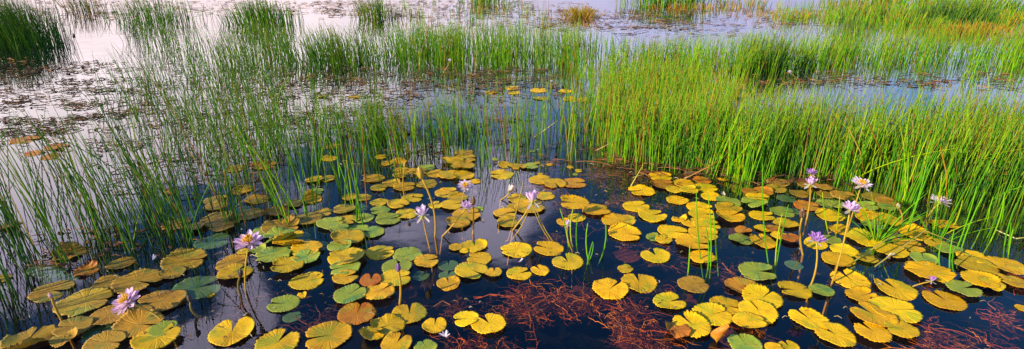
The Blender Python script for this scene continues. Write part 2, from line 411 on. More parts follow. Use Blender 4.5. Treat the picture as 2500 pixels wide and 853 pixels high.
# ------------------------------------------------------------------ flowers and buds: survey table
# name, head px, head width px, foot px, form, colour, lean of the head (x right, y away), label, short name for neighbours
FLOWERS = [
 (305,733, 71, 400,787, 'open', 'lilac', (-0.35,-0.35), 'lilac water lily flower with yellow centre leaning low over bronze pads', "the low leaning lilac flower's stem"),
 (605,587, 68, 600,710, 'open', 'lilac', (-0.05,-0.22), 'wide open lilac water lily with bright yellow centre on straight stem', "the wide yellow-centred flower's stem"),
 (1030,522, 46, 1049,606, 'cup', 'pale', (-0.1,-0.1), 'pale pinkish water lily cup with drooping outer petals on brown stem', "the pale cup flower's stem"),
 (1136,453, 40, 1128,502, 'open', 'pale', (0.05,-0.25), 'small white pink open water lily above golden pads behind lilac one', "the small whitish open flower's stem"),
 (1138,504, 38, 1080,577, 'half', 'lilac', (0.3,-0.05), 'lilac water lily on slanting yellow green stem beside a brown bud', "the slanting-stemmed lilac flower's foot"),
 (1245,466, 32, 1222,489, 'bud', 'cream', (0.5,0.0), 'half open cream and pink lily bud leaning right over cloudy water', "the leaning cream bud's foot"),
 (1299,486, 48, 1252,562, 'cup', 'lilac', (-0.1,0.25), 'lilac water lily among crossed straw stems and golden pads', "the foot of the flower among crossed straws"),
 (1386,547, 20, 1397,612, 'cup', 'pale', (0,-0.1), 'tiny pale pink flower on thin green stem in a sparse reed bunch', "the tiny pale flower's stem"),
 (1981,422, 30, 1984,455, 'half', 'violet', (0,0), 'upper of two stacked small violet flowers before the right reed bed', None),
 (1979,447, 34, 1969,537, 'cup', 'lilac', (0,-0.05), 'lower of two stacked violet flowers, on a thick yellow stem', "the thick yellow stem below twin flowers"),
 (2105,447, 48, 2066,572, 'open', 'pale', (0.08,-0.12), 'pale lilac open water lily standing tallest before the right reed bed', "the tallest pale flower's stem"),
 (2078,508, 48, 2031,692, 'half', 'lilac', (0.12,-0.05), 'lilac water lily on a very long slanting yellow stem', "the long slanting yellow stem's foot"),
 (1995,584, 46, 1978,700, 'half', 'violet', (0.05,-0.12), 'deep violet water lily on straight yellow stem over dark water', "the deep violet flower's stem"),
 (2297,488, 46, 2256,547, 'open', 'pale', (0.15,0.15), 'ragged white lilac water lily at the edge of the right reeds', "the ragged white flower's foot"),
 (2275,684, 24, 2228,700, 'cup', 'violet', (0.2,0.1), 'small violet flower lying low against an orange yellow pad', "the low violet flower's foot"),
]
BUDS = [  # bud px, bud length px, foot px, colour, bend, label, neighbour name
 (1155,490, 24, 1155,571, 'brown', 0, 'brown closed lily bud upright on ochre stem beside lilac flower', "the upright brown bud's stem"),
 (1026,422, 34, 1062,577, 'yellow', 0.04, 'tall pointed yellow lily bud rising behind the pale cup flower', None),
 (988,402, 14, 987,478, 'yellow', 0, 'thin yellow stem with tiny bud among golden pads', "the thin yellow bud stem"),
 (1959,520, 28, 1960,622, 'brown', 0, 'brownish lily bud on straight yellow stem left of deep violet flower', "the brownish bud's yellow stem"),
 (2193,503, 18, 2195,552, 'green', 0.03, 'yellow green nodding bud on short curved stem near right reeds', "the nodding yellow green bud's foot"),
 (972,653, 24, 976,741, 'violet', 0, 'purple closed lily bud on straight yellow green stem among golden pads', "the purple closed bud's stem"),
 (587,667, 24, 587,721, 'dark', 0, 'dark closed bud on short stem beside the yellow centred flower', "the dark closed bud's stem"),
 (462,729, 22, 485,773, 'dark', 0, 'dark bud on short slanting stem below the teal sunken pad', "the dark slanting bud's foot"),
 (123,722, 18, 153,786, 'pink', -0.01, 'pinkish brown bud on slanting brown stem among bronze pads', "the pinkish bud's foot"),
 (180,88, 12, 182,128, 'dark', 0, 'far dark bud standing alone in bright water by the dark tuft', "the far lone dark bud"),
]
SMALL = [(1098,149, 12, 1086,172, 'far white flower at the front edge of the middle reed band', "the far white flower by the middle reeds"),
         (1346,200, 9, 1348,235, 'far tiny cream flower on a thin stem above far yellow pads', "the far tiny cream flower's stem"),
         (1928,178, 13, 1942,192, 'far white flower on brown stem before the back right reeds', None),
         (2010,90, 10, 2012,104, 'left of two tiny white flowers in the distant right reeds', None),
         (2052,88, 10, 2052,112, 'right of two tiny white flowers in the distant right reeds', None)]
LAND = [(f[9], f[3], f[4]) for f in FLOWERS if f[9]] + [(b[8], b[3], b[4]) for b in BUDS if b[8]] + [(s[6], s[3], s[4]) for s in SMALL if s[6]]

ORD = ['nearest', 'second', 'third', 'fourth', 'fifth', 'sixth', 'seventh', 'eighth', 'ninth', 'tenth', 'eleventh', 'twelfth']
for p in pads: p['opt'] = []
for (nm, lx, ly) in LAND:
    sect = {'to the left of': [], 'to the right of': [], 'in front of': [], 'behind': []}
    for p in pads:
        dx = p['px']-lx; dy = (p['py']-ly)*2.0
        if abs(dx) > abs(dy): s = 'to the right of' if dx > 0 else 'to the left of'
        else: s = 'in front of' if dy > 0 else 'behind'
        sect[s].append((math.hypot(dx, dy), p))
    for s, li in sect.items():
        li.sort(key=lambda t: t[0])
        cnt = {}
        for i, (d, p) in enumerate(li):
            j = cnt.get(p['k'], 0); cnt[p['k']] = j+1          # counted among leaves of the same colour
            if j < len(ORD) and d < 900: p['opt'].append((d*(1+0.25*j) + 60*j, j, s, nm))
used_labels = set()
for p in sorted(pads, key=lambda p: min([o[0] for o in p['opt']] or [1e9])):
    p['opt'].sort()
    size = 'small ' if p['w'] < 0.62*110*(p['py']+150)/950 else ''
    lab = None
    for (d, j, s, nm) in p['opt']:
        lab = '%s %s lily pad %s %s' % (ORD[j], PADW[p['k']], s.replace('to the ', '').replace(' of', '') + (' of' if s != 'behind' else ''), nm)
        if len(lab.split()) > 16: continue
        if lab not in used_labels: break
    p['label'] = lab or PADW[p['k']] + ' lily pad afloat far out'
    used_labels.add(p['label'])
for i, p in enumerate(pads):
    q = random.Random(1000+i)
    nd = R(p['n'] + q.uniform(-12, 12))
    nh = q.choice([0.05, 0.09, 0.13, 0.18, 0.26]) if p['k'] not in 'YG' or not (75 < p['n'] < 130) else q.uniform(0.16, 0.32)
    big = p['w'] > 30
    me = pad_mesh(p['r'], nd, nh, 77+i, q.uniform(0.05, 0.11) if big else 0.01, (0.10 if p['c'] else q.uniform(0.022, 0.055)), q.uniform(0.9, 1.02),
                  q.uniform(0, 0.10) if p['k'] not in 'TP' else 0, (0.5 if p['c'] else q.choice([0, 0.04, 0.10, 0.2])) if p['k'] not in 'TP' else 0)
    o = link('lily_pad', me, PADM[p['k']], None, (p['p'].x, p['p'].y, p['z']))
    t = 0.5 if p['k'] in 'TP' else (5 if p['c'] else 1.6)
    o.rotation_euler = (R(q.uniform(-t, t)), R(q.uniform(-t, t)), 0)
    if p['k'] not in 'TP': o.location.z += p['r']*math.sin(R(t))*0.25
    tag(o, p['label'], 'lily pad', 'lily pads floating on the pond')

# upright orange leaf fin by the folded leaf
def fin():
    A = ground(1750, 838); v = []; f = []; uv = []
    for j in range(9):
        t = j/8
        for i in range(5):
            u = i/4-0.5
            wd = 0.075*math.sin(math.pi*min(1, 0.25+0.75*(1-t)))*(1-t)**0.6
            v.append((u*2*wd + 0.05*t*t, 0.03*(4*u*u) - 0.02*t, 0.13*t)); uv.append((0.2+0.6*t, 0.5+u*0.4))
    for j in range(8):
        for i in range(4):
            a = j*5+i; f.append((a, a+1, a+6, a+5))
    o = link('folded_leaf', mesh_from('folded_leaf', v, f, True, uv), PADM['R'], None, (A.x, A.y, 0.0))
    tag(o, 'orange lily leaf folded upright like a fin beside yellow pads', 'folded leaf')
fin()

# ------------------------------------------------------------------ flowers
def petal_mesh(wid, cup):
    v = []; uv = []; f = []
    n, mW = 9, 5
    for j in range(n):
        t = j/(n-1)
        w = wid*(0.30+0.70*math.sin(math.pi*min(1, 0.12+t*0.62)))*(1 if t < 0.72 else max(0.04, math.cos((t-0.72)/0.28*math.pi/2)**0.7))
        for i in range(mW):
            u = i/(mW-1)*2-1
            v.append((t - 0.05*cup*u*u*0, u*w*0.5, cup*(u*u*w*0.6) + 0.10*math.sin(t*math.pi)*-1*0.6 + 0.07*t*t))
            uv.append((i/(mW-1), t))
    for j in range(n-1):
        for i in range(mW-1):
            a = j*mW+i; f.append((a, a+1, a+mW+1, a+mW))
    return v, f, uv
_pc = {}
def petal_data(kind, mat):
    k = (kind, mat.name)
    if k not in _pc:
        v, f, uv = petal_mesh({'petal': 0.33, 'sepal': 0.34}[kind], 0.5)
        me = mesh_from(kind, v, f, True, uv); me.materials.append(mat); _pc[k] = me
    return _pc[k]
_st = {}
def stamen_data():
    if 's' not in _st:
        q = random.Random(5); A = Acc()
        for i in range(90):
            a = q.uniform(0, 6.283); rr = q.uniform(0.02, 0.17); L = q.uniform(0.16, 0.26)
            out = 0.35+rr*2.4
            p0 = (rr*math.cos(a)*0.7, rr*math.sin(a)*0.7, 0)
            tip = (p0[0]+L*0.45*out*math.cos(a), p0[1]+L*0.45*out*math.sin(a), L)
            mid = tuple((p0[k]+tip[k])/2 + (0.02 if k == 2 else 0) for k in range(3))
            A.tube([p0, mid, tip], [0.012, 0.014, 0.010], 4, (0.8, 0.5, 0.02))
        me = A.mesh('stamens'); me.materials.clear(); me.materials.append(STAMEN); _st['s'] = me
    return _st['s']
def lathe(prof, n=14):
    v = []; f = []
    for (r, z) in prof:
        for k in range(n):
            a = 2*math.pi*k/n; v.append((r*math.cos(a), r*math.sin(a), z))
    for j in range(len(prof)-1):
        for k in range(n):
            k2 = (k+1) % n; f.append((j*n+k, j*n+k2, (j+1)*n+k2, (j+1)*n+k))
    f.append(tuple(range((len(prof)-1)*n, len(prof)*n)))
    return v, f
def stem_obj(root, foot, head, rad, c, bend=0.0, under=True):
    pts = []; rd = []; cs = []
    q = random.Random(int(foot.x*1000))
    d = head-foot
    bx, by = (bend if bend else q.uniform(-0.02, 0.02)), q.uniform(-0.015, 0.015)
    n = 10
    if under:
        pts.append((-d.x*0.3, -d.y*0.3+0.02, -0.35)); rd.append(rad); cs.append(c)
    for i in range(n+1):
        t = i/n; b = 4*t*(1-t)
        pts.append((d.x*t+bx*b, d.y*t+by*b, d.z*t)); rd.append(rad*(1.05-0.25*t)); 
        g = 0.9+0.2*t; cs.append((c[0]*g, c[1]*(0.85+0.3*t), c[2]))
    A = Acc(); A.tube(pts, rd, 8, cs)
    return link('stem', A.mesh('stem'), STALK, root)

def flower(hx, hy, wpx, fx, fy, form, colr, lean, label):
    foot = ground(fx, fy); foot.z = 0
    head = above(hx, hy, foot.y)
    D = wpx*depth(head)/FPX
    if head.z < 0.03: head.z = 0.03
    root = empty('water_lily', foot)
    tag(root, label, 'water lily', 'water lily flowers')
    q = random.Random(int(hx*7+hy))
    axis = Vector((lean[0], lean[1], 1)).normalized()
    rot = axis.to_track_quat('Z', 'Y').to_matrix().to_4x4()
    loc = head-foot
    Lp = D*0.5
    base = Matrix.Translation(loc - axis*Lp*0.25) @ rot
    stem_obj(root, foot, head - axis*Lp*0.30, 0.006 if wpx > 25 else 0.005, (0.46, 0.30, 0.03) if colr != 'pale' else (0.40, 0.25, 0.04))
    me = petal_data('petal', PETAL[colr]); se = petal_data('sepal', SEPAL)
    whorls = {'open': [(9, 8, 1.05), (8, 22, 1.0), (6, 36, 0.80)], 'half': [(8, 28, 1.05), (7, 46, 1.02), (5, 62, 0.9)],
              'cup': [(5, 48, 1.15), (6, 62, 1.15), (4, 74, 1.05)], 'bud': [(4, 62, 1.3), (4, 74, 1.3), (2, 80, 1.2)]}[form]
    for wi, (n, tilt, sc) in enumerate(whorls):
        off = q.uniform(0, 6.28)
        for k in range(n):
            a = off + 2*math.pi*k/n + q.uniform(-0.12, 0.12)
            tl = R(tilt + q.uniform(-8, 8)); s = Lp*sc*q.uniform(0.88, 1.08)
            o = bpy.data.objects.new('petal', me); col.objects.link(o); o.parent = root
            o.matrix_local = base @ Matrix.Rotation(a, 4, 'Z') @ Matrix.Translation((0.06*Lp, 0, 0.02*wi*Lp)) @ Matrix.Rotation(-tl, 4, 'Y') @ Matrix.Scale(s, 4)
    st = {'open': (-2, 1.0), 'half': (5, 1.0), 'cup': (-18, 1.1), 'bud': (50, 1.1)}[form]
    off = q.uniform(0, 6.28)
    for k in range(4):
        a = off + math.pi/2*k + q.uniform(-0.2, 0.2)
        tl = R(st[0] + q.uniform(-25, 12))
        o = bpy.data.objects.new('sepal', se); col.objects.link(o); o.parent = root
        o.matrix_local = base @ Matrix.Rotation(a, 4, 'Z') @ Matrix.Translation((0.05*Lp, 0, -0.04*Lp)) @ Matrix.Rotation(-tl, 4, 'Y') @ Matrix.Scale(Lp*st[1]*q.uniform(0.85, 1.0), 4)
    if form != 'bud':
        o = bpy.data.objects.new('stamens', stamen_data()); col.objects.link(o); o.parent = root
        o.matrix_local = base @ Matrix.Translation((0, 0, 0.05*Lp)) @ Matrix.Scale(Lp*(2.1 if form == 'open' else 1.2), 4)
    v, f = lathe([(0.05, -0.28), (0.09, -0.16), (0.14, -0.03), (0.12, 0.06), (0.02, 0.10)])
    o = link('receptacle', mesh_from('receptacle', v, f), BUDM['green'], root)
    o.matrix_local = base @ Matrix.Scale(Lp, 4)
for F in FLOWERS: flower(*F[:9])

def bud(bx, by, lpx, fx, fy, colr, bend, label):
    foot = ground(fx, fy); foot.z = 0
    head = above(bx, by, foot.y); L = lpx*depth(head)/FPX
    root = empty('lily_bud', foot); tag(root, label, 'lily bud', 'closed water lily buds')
    ax = (head-foot).normalized()
    stem_obj(root, foot, head-ax*L*0.35, 0.008 if lpx > 15 else 0.005, (0.42, 0.26, 0.03) if colr != 'dark' else (0.16, 0.12, 0.03), bend)
    v, f = lathe([(0.08, -0.5), (0.16, -0.42), (0.24, -0.25), (0.265, -0.05), (0.22, 0.15), (0.13, 0.35), (0.05, 0.47), (0.01, 0.5)])
    vv = []
    for i, (x, y, z) in enumerate(v):
        k = 1+0.10*math.cos(4*math.atan2(y, x)); vv.append((x*k, y*k, z))
    o = link('bud', mesh_from('bud', vv, f), BUDM[colr], root)
    BM = Matrix.Translation(head-foot) @ ax.to_track_quat('Z', 'Y').to_matrix().to_4x4() @ Matrix.Scale(L, 4)
    o.matrix_local = BM
    for k in range(4):
        s = bpy.data.objects.new('sepal', petal_data('sepal', SEPAL if colr in ('green', 'pink') else BUD_SEP[colr])); col.objects.link(s); s.parent = root
        s.matrix_local = BM @ Matrix.Rotation(math.pi/2*k+0.785, 4, 'Z') @ Matrix.Translation((0.19, 0, -0.42)) @ Matrix.Rotation(-R(84), 4, 'Y') @ Matrix.Scale(0.75, 4)
BUD_SEP = {'brown': petal_material('sepal_brown', (0.26, 0.16, 0.05), (0.20, 0.08, 0.05)), 'yellow': petal_material('sepal_yellow', (0.50, 0.36, 0.03), (0.46, 0.24, 0.03)),
           'violet': petal_material('sepal_violet', (0.20, 0.12, 0.16), (0.18, 0.08, 0.24)), 'dark': petal_material('sepal_dark', (0.08, 0.07, 0.03), (0.06, 0.04, 0.03))}
for B in BUDS: bud(*B[:8])
for (hx, hy, w, fx, fy, lab, _) in [s if len(s) == 7 else (*s, None) for s in SMALL]:
    foot = ground(fx, fy); foot.z = 0; head = above(hx, hy, foot.y); D = w*depth(head)/FPX
    root = empty('water_lily', foot); tag(root, lab, 'water lily', 'water lily flowers')
    stem_obj(root, foot, head, 0.007, (0.30, 0.22, 0.05))
    A = Acc(); v = []; f = []; uv = []
    pv, pf, pu = petal_mesh(0.3, 0.5)
    for wi, (n, tl) in enumerate([(7, 20), (6, 45), (4, 65)]):
        for k in range(n):
            M = Matrix.Rotation(2*math.pi*k/n+wi, 4, 'Z') @ Matrix.Rotation(-R(tl), 4, 'Y') @ Matrix.Scale(D/2, 4)
            n0 = len(v); v += [tuple(M @ Vector(a)) for a in pv]; f += [tuple(n0+i for i in b) for b in pf]; uv += pu
    link('petals', mesh_from('petals', v, f, True, uv), PETAL['pale'], root, head-foot)
# fallen blooms and petals
def fallen(px, py, wpx, colr, n, label, cat='fallen flower', name='fallen_flower', z=0.015):
    p = ground(px, py); D = wpx*depth(p)/FPX
    root = empty(name, (p.x, p.y, z)); tag(root, label, cat)
    q = random.Random(int(px)); me = petal_data('petal', PETAL[colr])
    for k in range(n):
        o = bpy.data.objects.new('petal', me); col.objects.link(o); o.parent = root
        o.matrix_local = Matrix.Rotation(q.uniform(0, 6.28), 4, 'Z') @ Matrix.Translation((0.02*D, 0, 0.08*D*q.random())) @ Matrix.Rotation(-R(q.uniform(2, 55)), 4, 'Y') @ Matrix.Scale(D*0.5*q.uniform(0.8, 1.1), 4)
fallen(1087, 828, 34, 'pale', 7, 'crumpled white flower lying on the water at the red weed')
fallen(1269, 648, 26, 'pale', 5, 'shed whitish petals lying on a yellow pad edge', z=0.03)
fallen(1767, 490, 18, 'cream', 6, 'cream curled bloom resting on a yellow pad before the reeds', z=0.05)
fallen(2165, 633, 34, 'pale', 4, 'shed pale petals floating in front of crossed yellow stalks', 'fallen petals', 'fallen_petals')
fallen(1610, 693, 10, 'pale', 3, 'tiny white shed petal right of two yellow pads', 'fallen petal', 'fallen_petals')
fallen(375, 640, 28, 'pale', 3, 'pale shed petals on blue water below the left reeds', 'fallen petals', 'fallen_petals')

# ------------------------------------------------------------------ reeds
GREENS = [(0.06, 0.20, 0.015), (0.10, 0.27, 0.015), (0.16, 0.33, 0.012), (0.045, 0.16, 0.025), (0.22, 0.34, 0.015), (0.08, 0.22, 0.025)]
LIME = [(0.14, 0.43, 0.006), (0.21, 0.49, 0.006), (0.10, 0.35, 0.008), (0.36, 0.50, 0.008), (0.08, 0.29, 0.012)]
DARKG = [(0.04, 0.13, 0.03), (0.06, 0.17, 0.035), (0.035, 0.11, 0.03), (0.09, 0.20, 0.03)]
GOLD = [(0.46, 0.27, 0.02), (0.40, 0.18, 0.015), (0.36, 0.32, 0.02), (0.28, 0.30, 0.03)]
DRY = [(0.42, 0.26, 0.06), (0.36, 0.16, 0.03), (0.30, 0.12, 0.03)]
def inpoly(x, y, P):
    c = False; j = len(P)-1
    for i in range(len(P)):
        if (P[i][1] > y) != (P[j][1] > y) and x < (P[j][0]-P[i][0])*(y-P[i][1])/(P[j][1]-P[i][1])+P[i][0]: c = not c
        j = i
    return c
def make_reed(q, h, lean, pal, rad, dry=0.05):
    n = 7
    lx = lean[0] + q.gauss(0, 0.075); ly = lean[1] + q.gauss(0, 0.06)
    if q.random() < 0.06: lx += q.gauss(0, 0.3); ly += q.gauss(0, 0.3)
    cx, cy = lx*0.6+q.gauss(0, 0.045), ly*0.6+q.gauss(0, 0.045)
    kink = q.uniform(0.45, 0.85) if q.random() < 0.045 else None
    ka = q.uniform(0, 6.28); kd = q.uniform(0.5, 1.4)
    c = q.choice(DRY) if q.random() < dry else q.choice(pal)
    g = q.uniform(0.8, 1.2); c = tuple(min(0.8, x*g) for x in c)
    tipc = tuple(a*0.5+b*0.5 for a, b in zip(c, (0.42, 0.26, 0.03))) if q.random() < 0.45 else c
    pts = []; rd = []; cs = []
    for i in range(n+1):
        t = -0.28/h if i == 0 else (i-1)/(n-1)
        tt = max(0, t)
        p = Vector((lx*t*h + cx*tt*tt*h, ly*t*h + cy*tt*tt*h, t*h*(1-0.12*abs(lx)*tt)))
        if kink and t > kink:
            e = (t-kink)*h
            p = Vector((lx*kink*h+cx*kink*kink*h + math.cos(ka)*math.sin(kd)*e, ly*kink*h+cy*kink*kink*h + math.sin(ka)*math.sin(kd)*e, kink*h + math.cos(kd)*e))
        pts.append(tuple(p)); rd.append(rad*(1.0-0.55*tt**1.6) if i < n else rad*0.22)
        cs.append(tuple(a+(b-a)*max(0, (t-0.6)/0.4) for a, b in zip(c, tipc)))
    return pts, rd, cs

reeds = []      # (base, h, lean, palette, radius, group)
def stand(poly, dens, h, lean, pal, rad, group, clump=0.5, seed=0, sd=0.12, cs=0.10, dry=0.05):
    q = random.Random(900+seed)
    P = [tuple(ground(x, y).xy) for x, y in poly]
    xs = [a for a, _ in P]; ys = [b for _, b in P]
    area = abs(sum(P[i][0]*P[i-1][1]-P[i-1][0]*P[i][1] for i in range(len(P))))/2
    N = int(area*dens); k = 0; tries = 0
    while k < N and tries < N*60:
        tries += 1
        x = q.uniform(min(xs), max(xs)); y = q.uniform(min(ys), max(ys))
        if not inpoly(x, y, P): continue
        nz = mnoise.noise((x*1.1+seed*7, y*1.1, 3.0))*0.5 + mnoise.noise((x*3.1, y*3.1+seed, 1.0))*0.5
        if q.random() > max(0.03, 0.5+nz*clump*2.2): continue
        m = 1 if q.random() > clump else q.randint(3, 9)
        for _ in range(m):
            bx, by = (x, y) if m == 1 else (x+q.gauss(0, cs), y+q.gauss(0, cs))
            hh = h*max(0.45, q.gauss(1, sd)); hh *= q.uniform(0.55, 1) if q.random() < 0.25 else 1
            if k >= N: break
            reeds.append((bx, by, make_reed(q, hh, lean, pal, rad*q.uniform(0.7, 1.15), dry), group)); k += 1
def clumps(spots, h, lean, pal, rad, group, n, spread, seed):
    q = random.Random(700+seed)
    for (px, py) in spots:
        c = ground(px, py); l0 = (lean[0]+q.gauss(0, 0.04), lean[1]+q.gauss(0, 0.03))
        for _ in range(max(2, int(q.gauss(n, n*0.25)))):
            hh = h*max(0.35, q.gauss(1, 0.22))
            reeds.append((c.x+q.gauss(0, spread), c.y+q.gauss(0, spread*0.8), make_reed(q, hh, l0, pal, rad*q.uniform(0.7, 1.15)), group))

# right-hand main bed
stand([(1500,395),(1640,412),(1800,425),(1900,435),(2120,440),(2230,465),(2320,505),(2500,515),(2640,515),(2760,345),(2500,350),(2150,350),(1880,345)], 600, 0.66, (0.03, 0), LIME+LIME+GREENS, 0.0040, 'right', 0.45, 1, dry=0.09)
stand([(1500,390),(1640,408),(1800,420),(1900,430),(2120,436),(2230,460),(2320,500),(2640,508),(2760,345),(2500,350),(2150,350),(1880,345),(1640,330)], 260, 0.42, (0.02, 0), DARKG+GREENS, 0.0045, 'far', 0.2, 34)  # short darker reeds, added so the bed's base looks shaded
stand([(1440,385),(1640,400),(1880,350),(1860,300),(1700,255),(1560,250),(1450,280)], 330, 0.64, (0.0, 0), LIME+GOLD[2:3], 0.0043, 'right', 0.4, 2, dry=0.13)
stand([(1330,392),(1460,392),(1600,250),(1500,235),(1400,270)], 75, 0.66, (0.0, 0), LIME+GREENS, 0.0048, 'centre', 0.6, 33)
stand([(1290,395),(1480,395),(1470,300),(1280,320)], 55, 0.66, (0.0, 0), LIME+GREENS, 0.005, 'centre', 0.5, 3)
clumps([(1700,410),(1735,425),(1790,432),(1822,445),(2060,448),(2085,440),(2210,500),(2225,490),(2240,470),(2300,480),(2185,460)], 0.68, (0.02, 0), LIME, 0.0052, 'right', 9, 0.05, 4)
# centre band
stand([(640,400),(760,395),(1000,382),(1190,378),(1300,372),(1300,315),(1000,318),(760,322),(640,330)], 220, 0.54, (-0.04, 0), GREENS+LIME, 0.004, 'centre', 0.6, 5, dry=0.10)
clumps([(690,505),(700,545),(745,520),(840,470),(880,545),(870,500),(790,455),(960,440),(1000,372),(1110,388),(1195,410),(1240,398),(740,440),(660,470)], 0.62, (-0.05, 0.02), GREENS+LIME, 0.0055, 'centre', 6, 0.05, 6)
# left beds, leaning left
stand([(-160,690),(40,690),(120,640),(330,610),(430,590),(520,540),(600,470),(640,410),(500,405),(300,470),(100,490),(-220,500)], 62, 0.82, (-0.11, 0.02), GREENS+DARKG, 0.0037, 'left', 0.7, 7, 0.2, 0.10, 0.14)
clumps([(575,548),(570,535),(450,575),(470,585),(400,540),(330,610),(345,590),(285,560),(230,600),(150,650),(60,640),(20,560),(120,560),(510,520),(640,520),(215,520),(370,500)], 0.86, (-0.10, 0.02), GREENS+DARKG[1:2], 0.0046, 'left', 9, 0.06, 8)
stand([(-700,900),(-60,860),(-10,780),(30,690),(-500,600)], 85, 0.9, (-0.10, 0.02), GREENS+DARKG, 0.005, 'left', 0.6, 9)
stand([(240,320),(420,400),(640,400),(700,330),(690,230),(650,170),(500,160),(300,190),(250,250)], 58, 0.58, (-0.11, 0), GREENS+LIME, 0.0044, 'far', 0.7, 10, 0.2)
stand([(0,480),(240,470),(420,400),(240,330),(120,380),(0,400)], 9, 0.7, (-0.10, 0), GREENS+DARKG, 0.005, 'left', 0.7, 11, 0.2)
# back bands
stand([(560,165),(1000,165),(1000,128),(720,118),(560,130)], 120, 0.58, (-0.08, 0), LIME+GREENS, 0.0052, 'far', 0.5, 12)
stand([(960,168),(1200,172),(1410,170),(1420,125),(1180,115),(970,120)], 180, 0.62, (-0.02, 0), LIME+LIME+GREENS, 0.0052, 'far', 0.45, 13)
stand([(1330,172),(1420,200),(1560,260),(1640,240),(1600,150),(1430,118)], 85, 0.5, (0, 0), LIME+GREENS, 0.006, 'far', 0.5, 14)
stand([(1540,215),(1760,205),(1880,180),(2150,165),(2350,160),(2600,185),(2700,185),(2600,125),(1900,122),(1640,140),(1560,165)], 170, 0.50, (0.03, 0), LIME+LIME+GREENS, 0.0052, 'far', 0.45, 15, dry=0.07)
stand([(880,60),(1340,70),(1380,20),(1000,8),(860,20)], 9, 0.34, (-0.02, 0), LIME+GREENS+GOLD, 0.007, 'far', 0.6, 40)
stand([(1880,60),(2520,100),(2700,60),(2500,20),(1900,20)], 26, 0.34, (0.02, 0), LIME+GREENS, 0.006, 'far', 0.6, 41)
stand([(2180,225),(2560,260),(2560,190),(2300,190)], 7, 0.45, (0.05, 0), LIME, 0.0055, 'far', 0.5, 16)
stand([(420,150),(560,170),(560,110),(300,75),(270,95)], 38, 0.55, (-0.08, 0), LIME+GREENS, 0.0052, 'far', 0.7, 17)
stand([(600,320),(1000,318),(1280,320),(1280,230),(1000,240),(700,230)], 10, 0.5, (-0.03, 0), GREENS+LIME, 0.005, 'far', 0.6, 18)

# sparse bright stems standing in open water at the right edge: foot -> tip surveyed
SINGLES = [(2335,610,2385,455),(2345,615,2405,468),(2386,580,2425,480),(2400,583,2418,500),(2410,580,2432,520),(2418,590,2452,475),(2441,560,2452,470),(2452,600,2482,495),(2462,600,2468,545),(2462,622,2473,560),
 (2214,555,2262,400),(2216,570,2290,370),(2262,535,2290,400),(2280,560,2300,420),(2327,555,2350,490),(1751,640,1742,520),(1711,640,1700,470),(1728,660,1720,540),(1735,650,1728,470),(1680,665,1684,600),
 (1875,640,1862,400),(1897,640,1925,500),(1893,640,1910,520),(1437,640,1435,545),(1434,645,1447,590),(1441,632,1448,592),(1470,625,1477,535),(1388,600,1367,510),(1395,590,1402,500),(1408,600,1412,520),
 (1250,555,1278,440),(1350,590,1306,498),(1342,588,1300,500),(1262,570,1288,520),(2318,655,2330,560),(2020,560,2008,470),(2043,560,2050,480),(2295,655,2300,590),(2330,672,2332,600)]
q = random.Random(31)
singles = []
for (fx, fy, tx, ty) in SINGLES:
    f = ground(fx, fy); f.z = 0; t = above(tx, ty, f.y + q.uniform(-0.05, 0.05)); d = t-f
    c = q.choice(LIME) if not (1240 < fx < 1360) else (0.42, 0.30, 0.05)
    bx = q.uniform(-0.02, 0.02)
    pts = [tuple(d*k + Vector((bx*4*k*(1-k), 0, 0))) for k in (-0.3, 0, 0.25, 0.5, 0.75, 1)]
    singles.append((f.x, f.y, (pts, [0.005]*4+[0.0042, 0.0022], [c]*6), 'open' if fx > 2300 else ('straw' if 1240 < fx < 1360 else 'among')))

vis = []
rest = []
for r_ in reeds:
    px, py = project((r_[0], r_[1], 0.0))
    tx, ty = project((r_[0]+r_[2][0][-1][0], r_[1]+r_[2][0][-1][1], r_[2][0][-1][2]))
    ok = (-20 < px < 2520 and py < 870) or (0 < tx < 2500 and 0 < ty < 853)
    dist = math.hypot(r_[0], r_[1])
    (vis if ok and r_[3] != 'far' else rest).append((dist, r_))
vis.sort(key=lambda t: t[0])
NI = 300-len(singles)
GL = {'left': ('slender dark green reed among the left-leaning reeds at the left edge', 'left leaning reeds'),
      'right': ('bright green reed along the front of the dense bed at right', 'front reeds of the right bed'),
      'centre': ('green reed in the sparse bunches between golden pads at centre', 'reeds of the sparse centre bunches'),
      'open': ('lime green stem standing apart in open blue water at far right', 'lone stems in open water at right'),
      'straw': ('straw coloured thin stem crossing others beside the lilac centre flower', 'crossed straw stems'),
      'among': ('thin lime stem rising between yellow pads in front of right bed', 'thin stems between the yellow pads')}
for (d, (bx, by, (pts, rd, cs), g)) in [(0, s) for s in singles] + vis[:NI]:
    A = Acc(); A.tube(pts, rd, 5, cs)
    o = link('reed', A.mesh('reed'), REED, None, (bx, by, 0)); tag(o, GL[g][0], 'reed', GL[g][1])
A = Acc()
for (d, (bx, by, (pts, rd, cs), g)) in vis[NI:]+rest:
    A.tube([(p[0]+bx, p[1]+by, p[2]) for p in pts], rd, 3, cs)
tag(link('reed_bed', A.mesh('reed_bed'), REED), 'broad beds of green reeds standing in the water behind the pads', 'reed bed', kind='stuff')

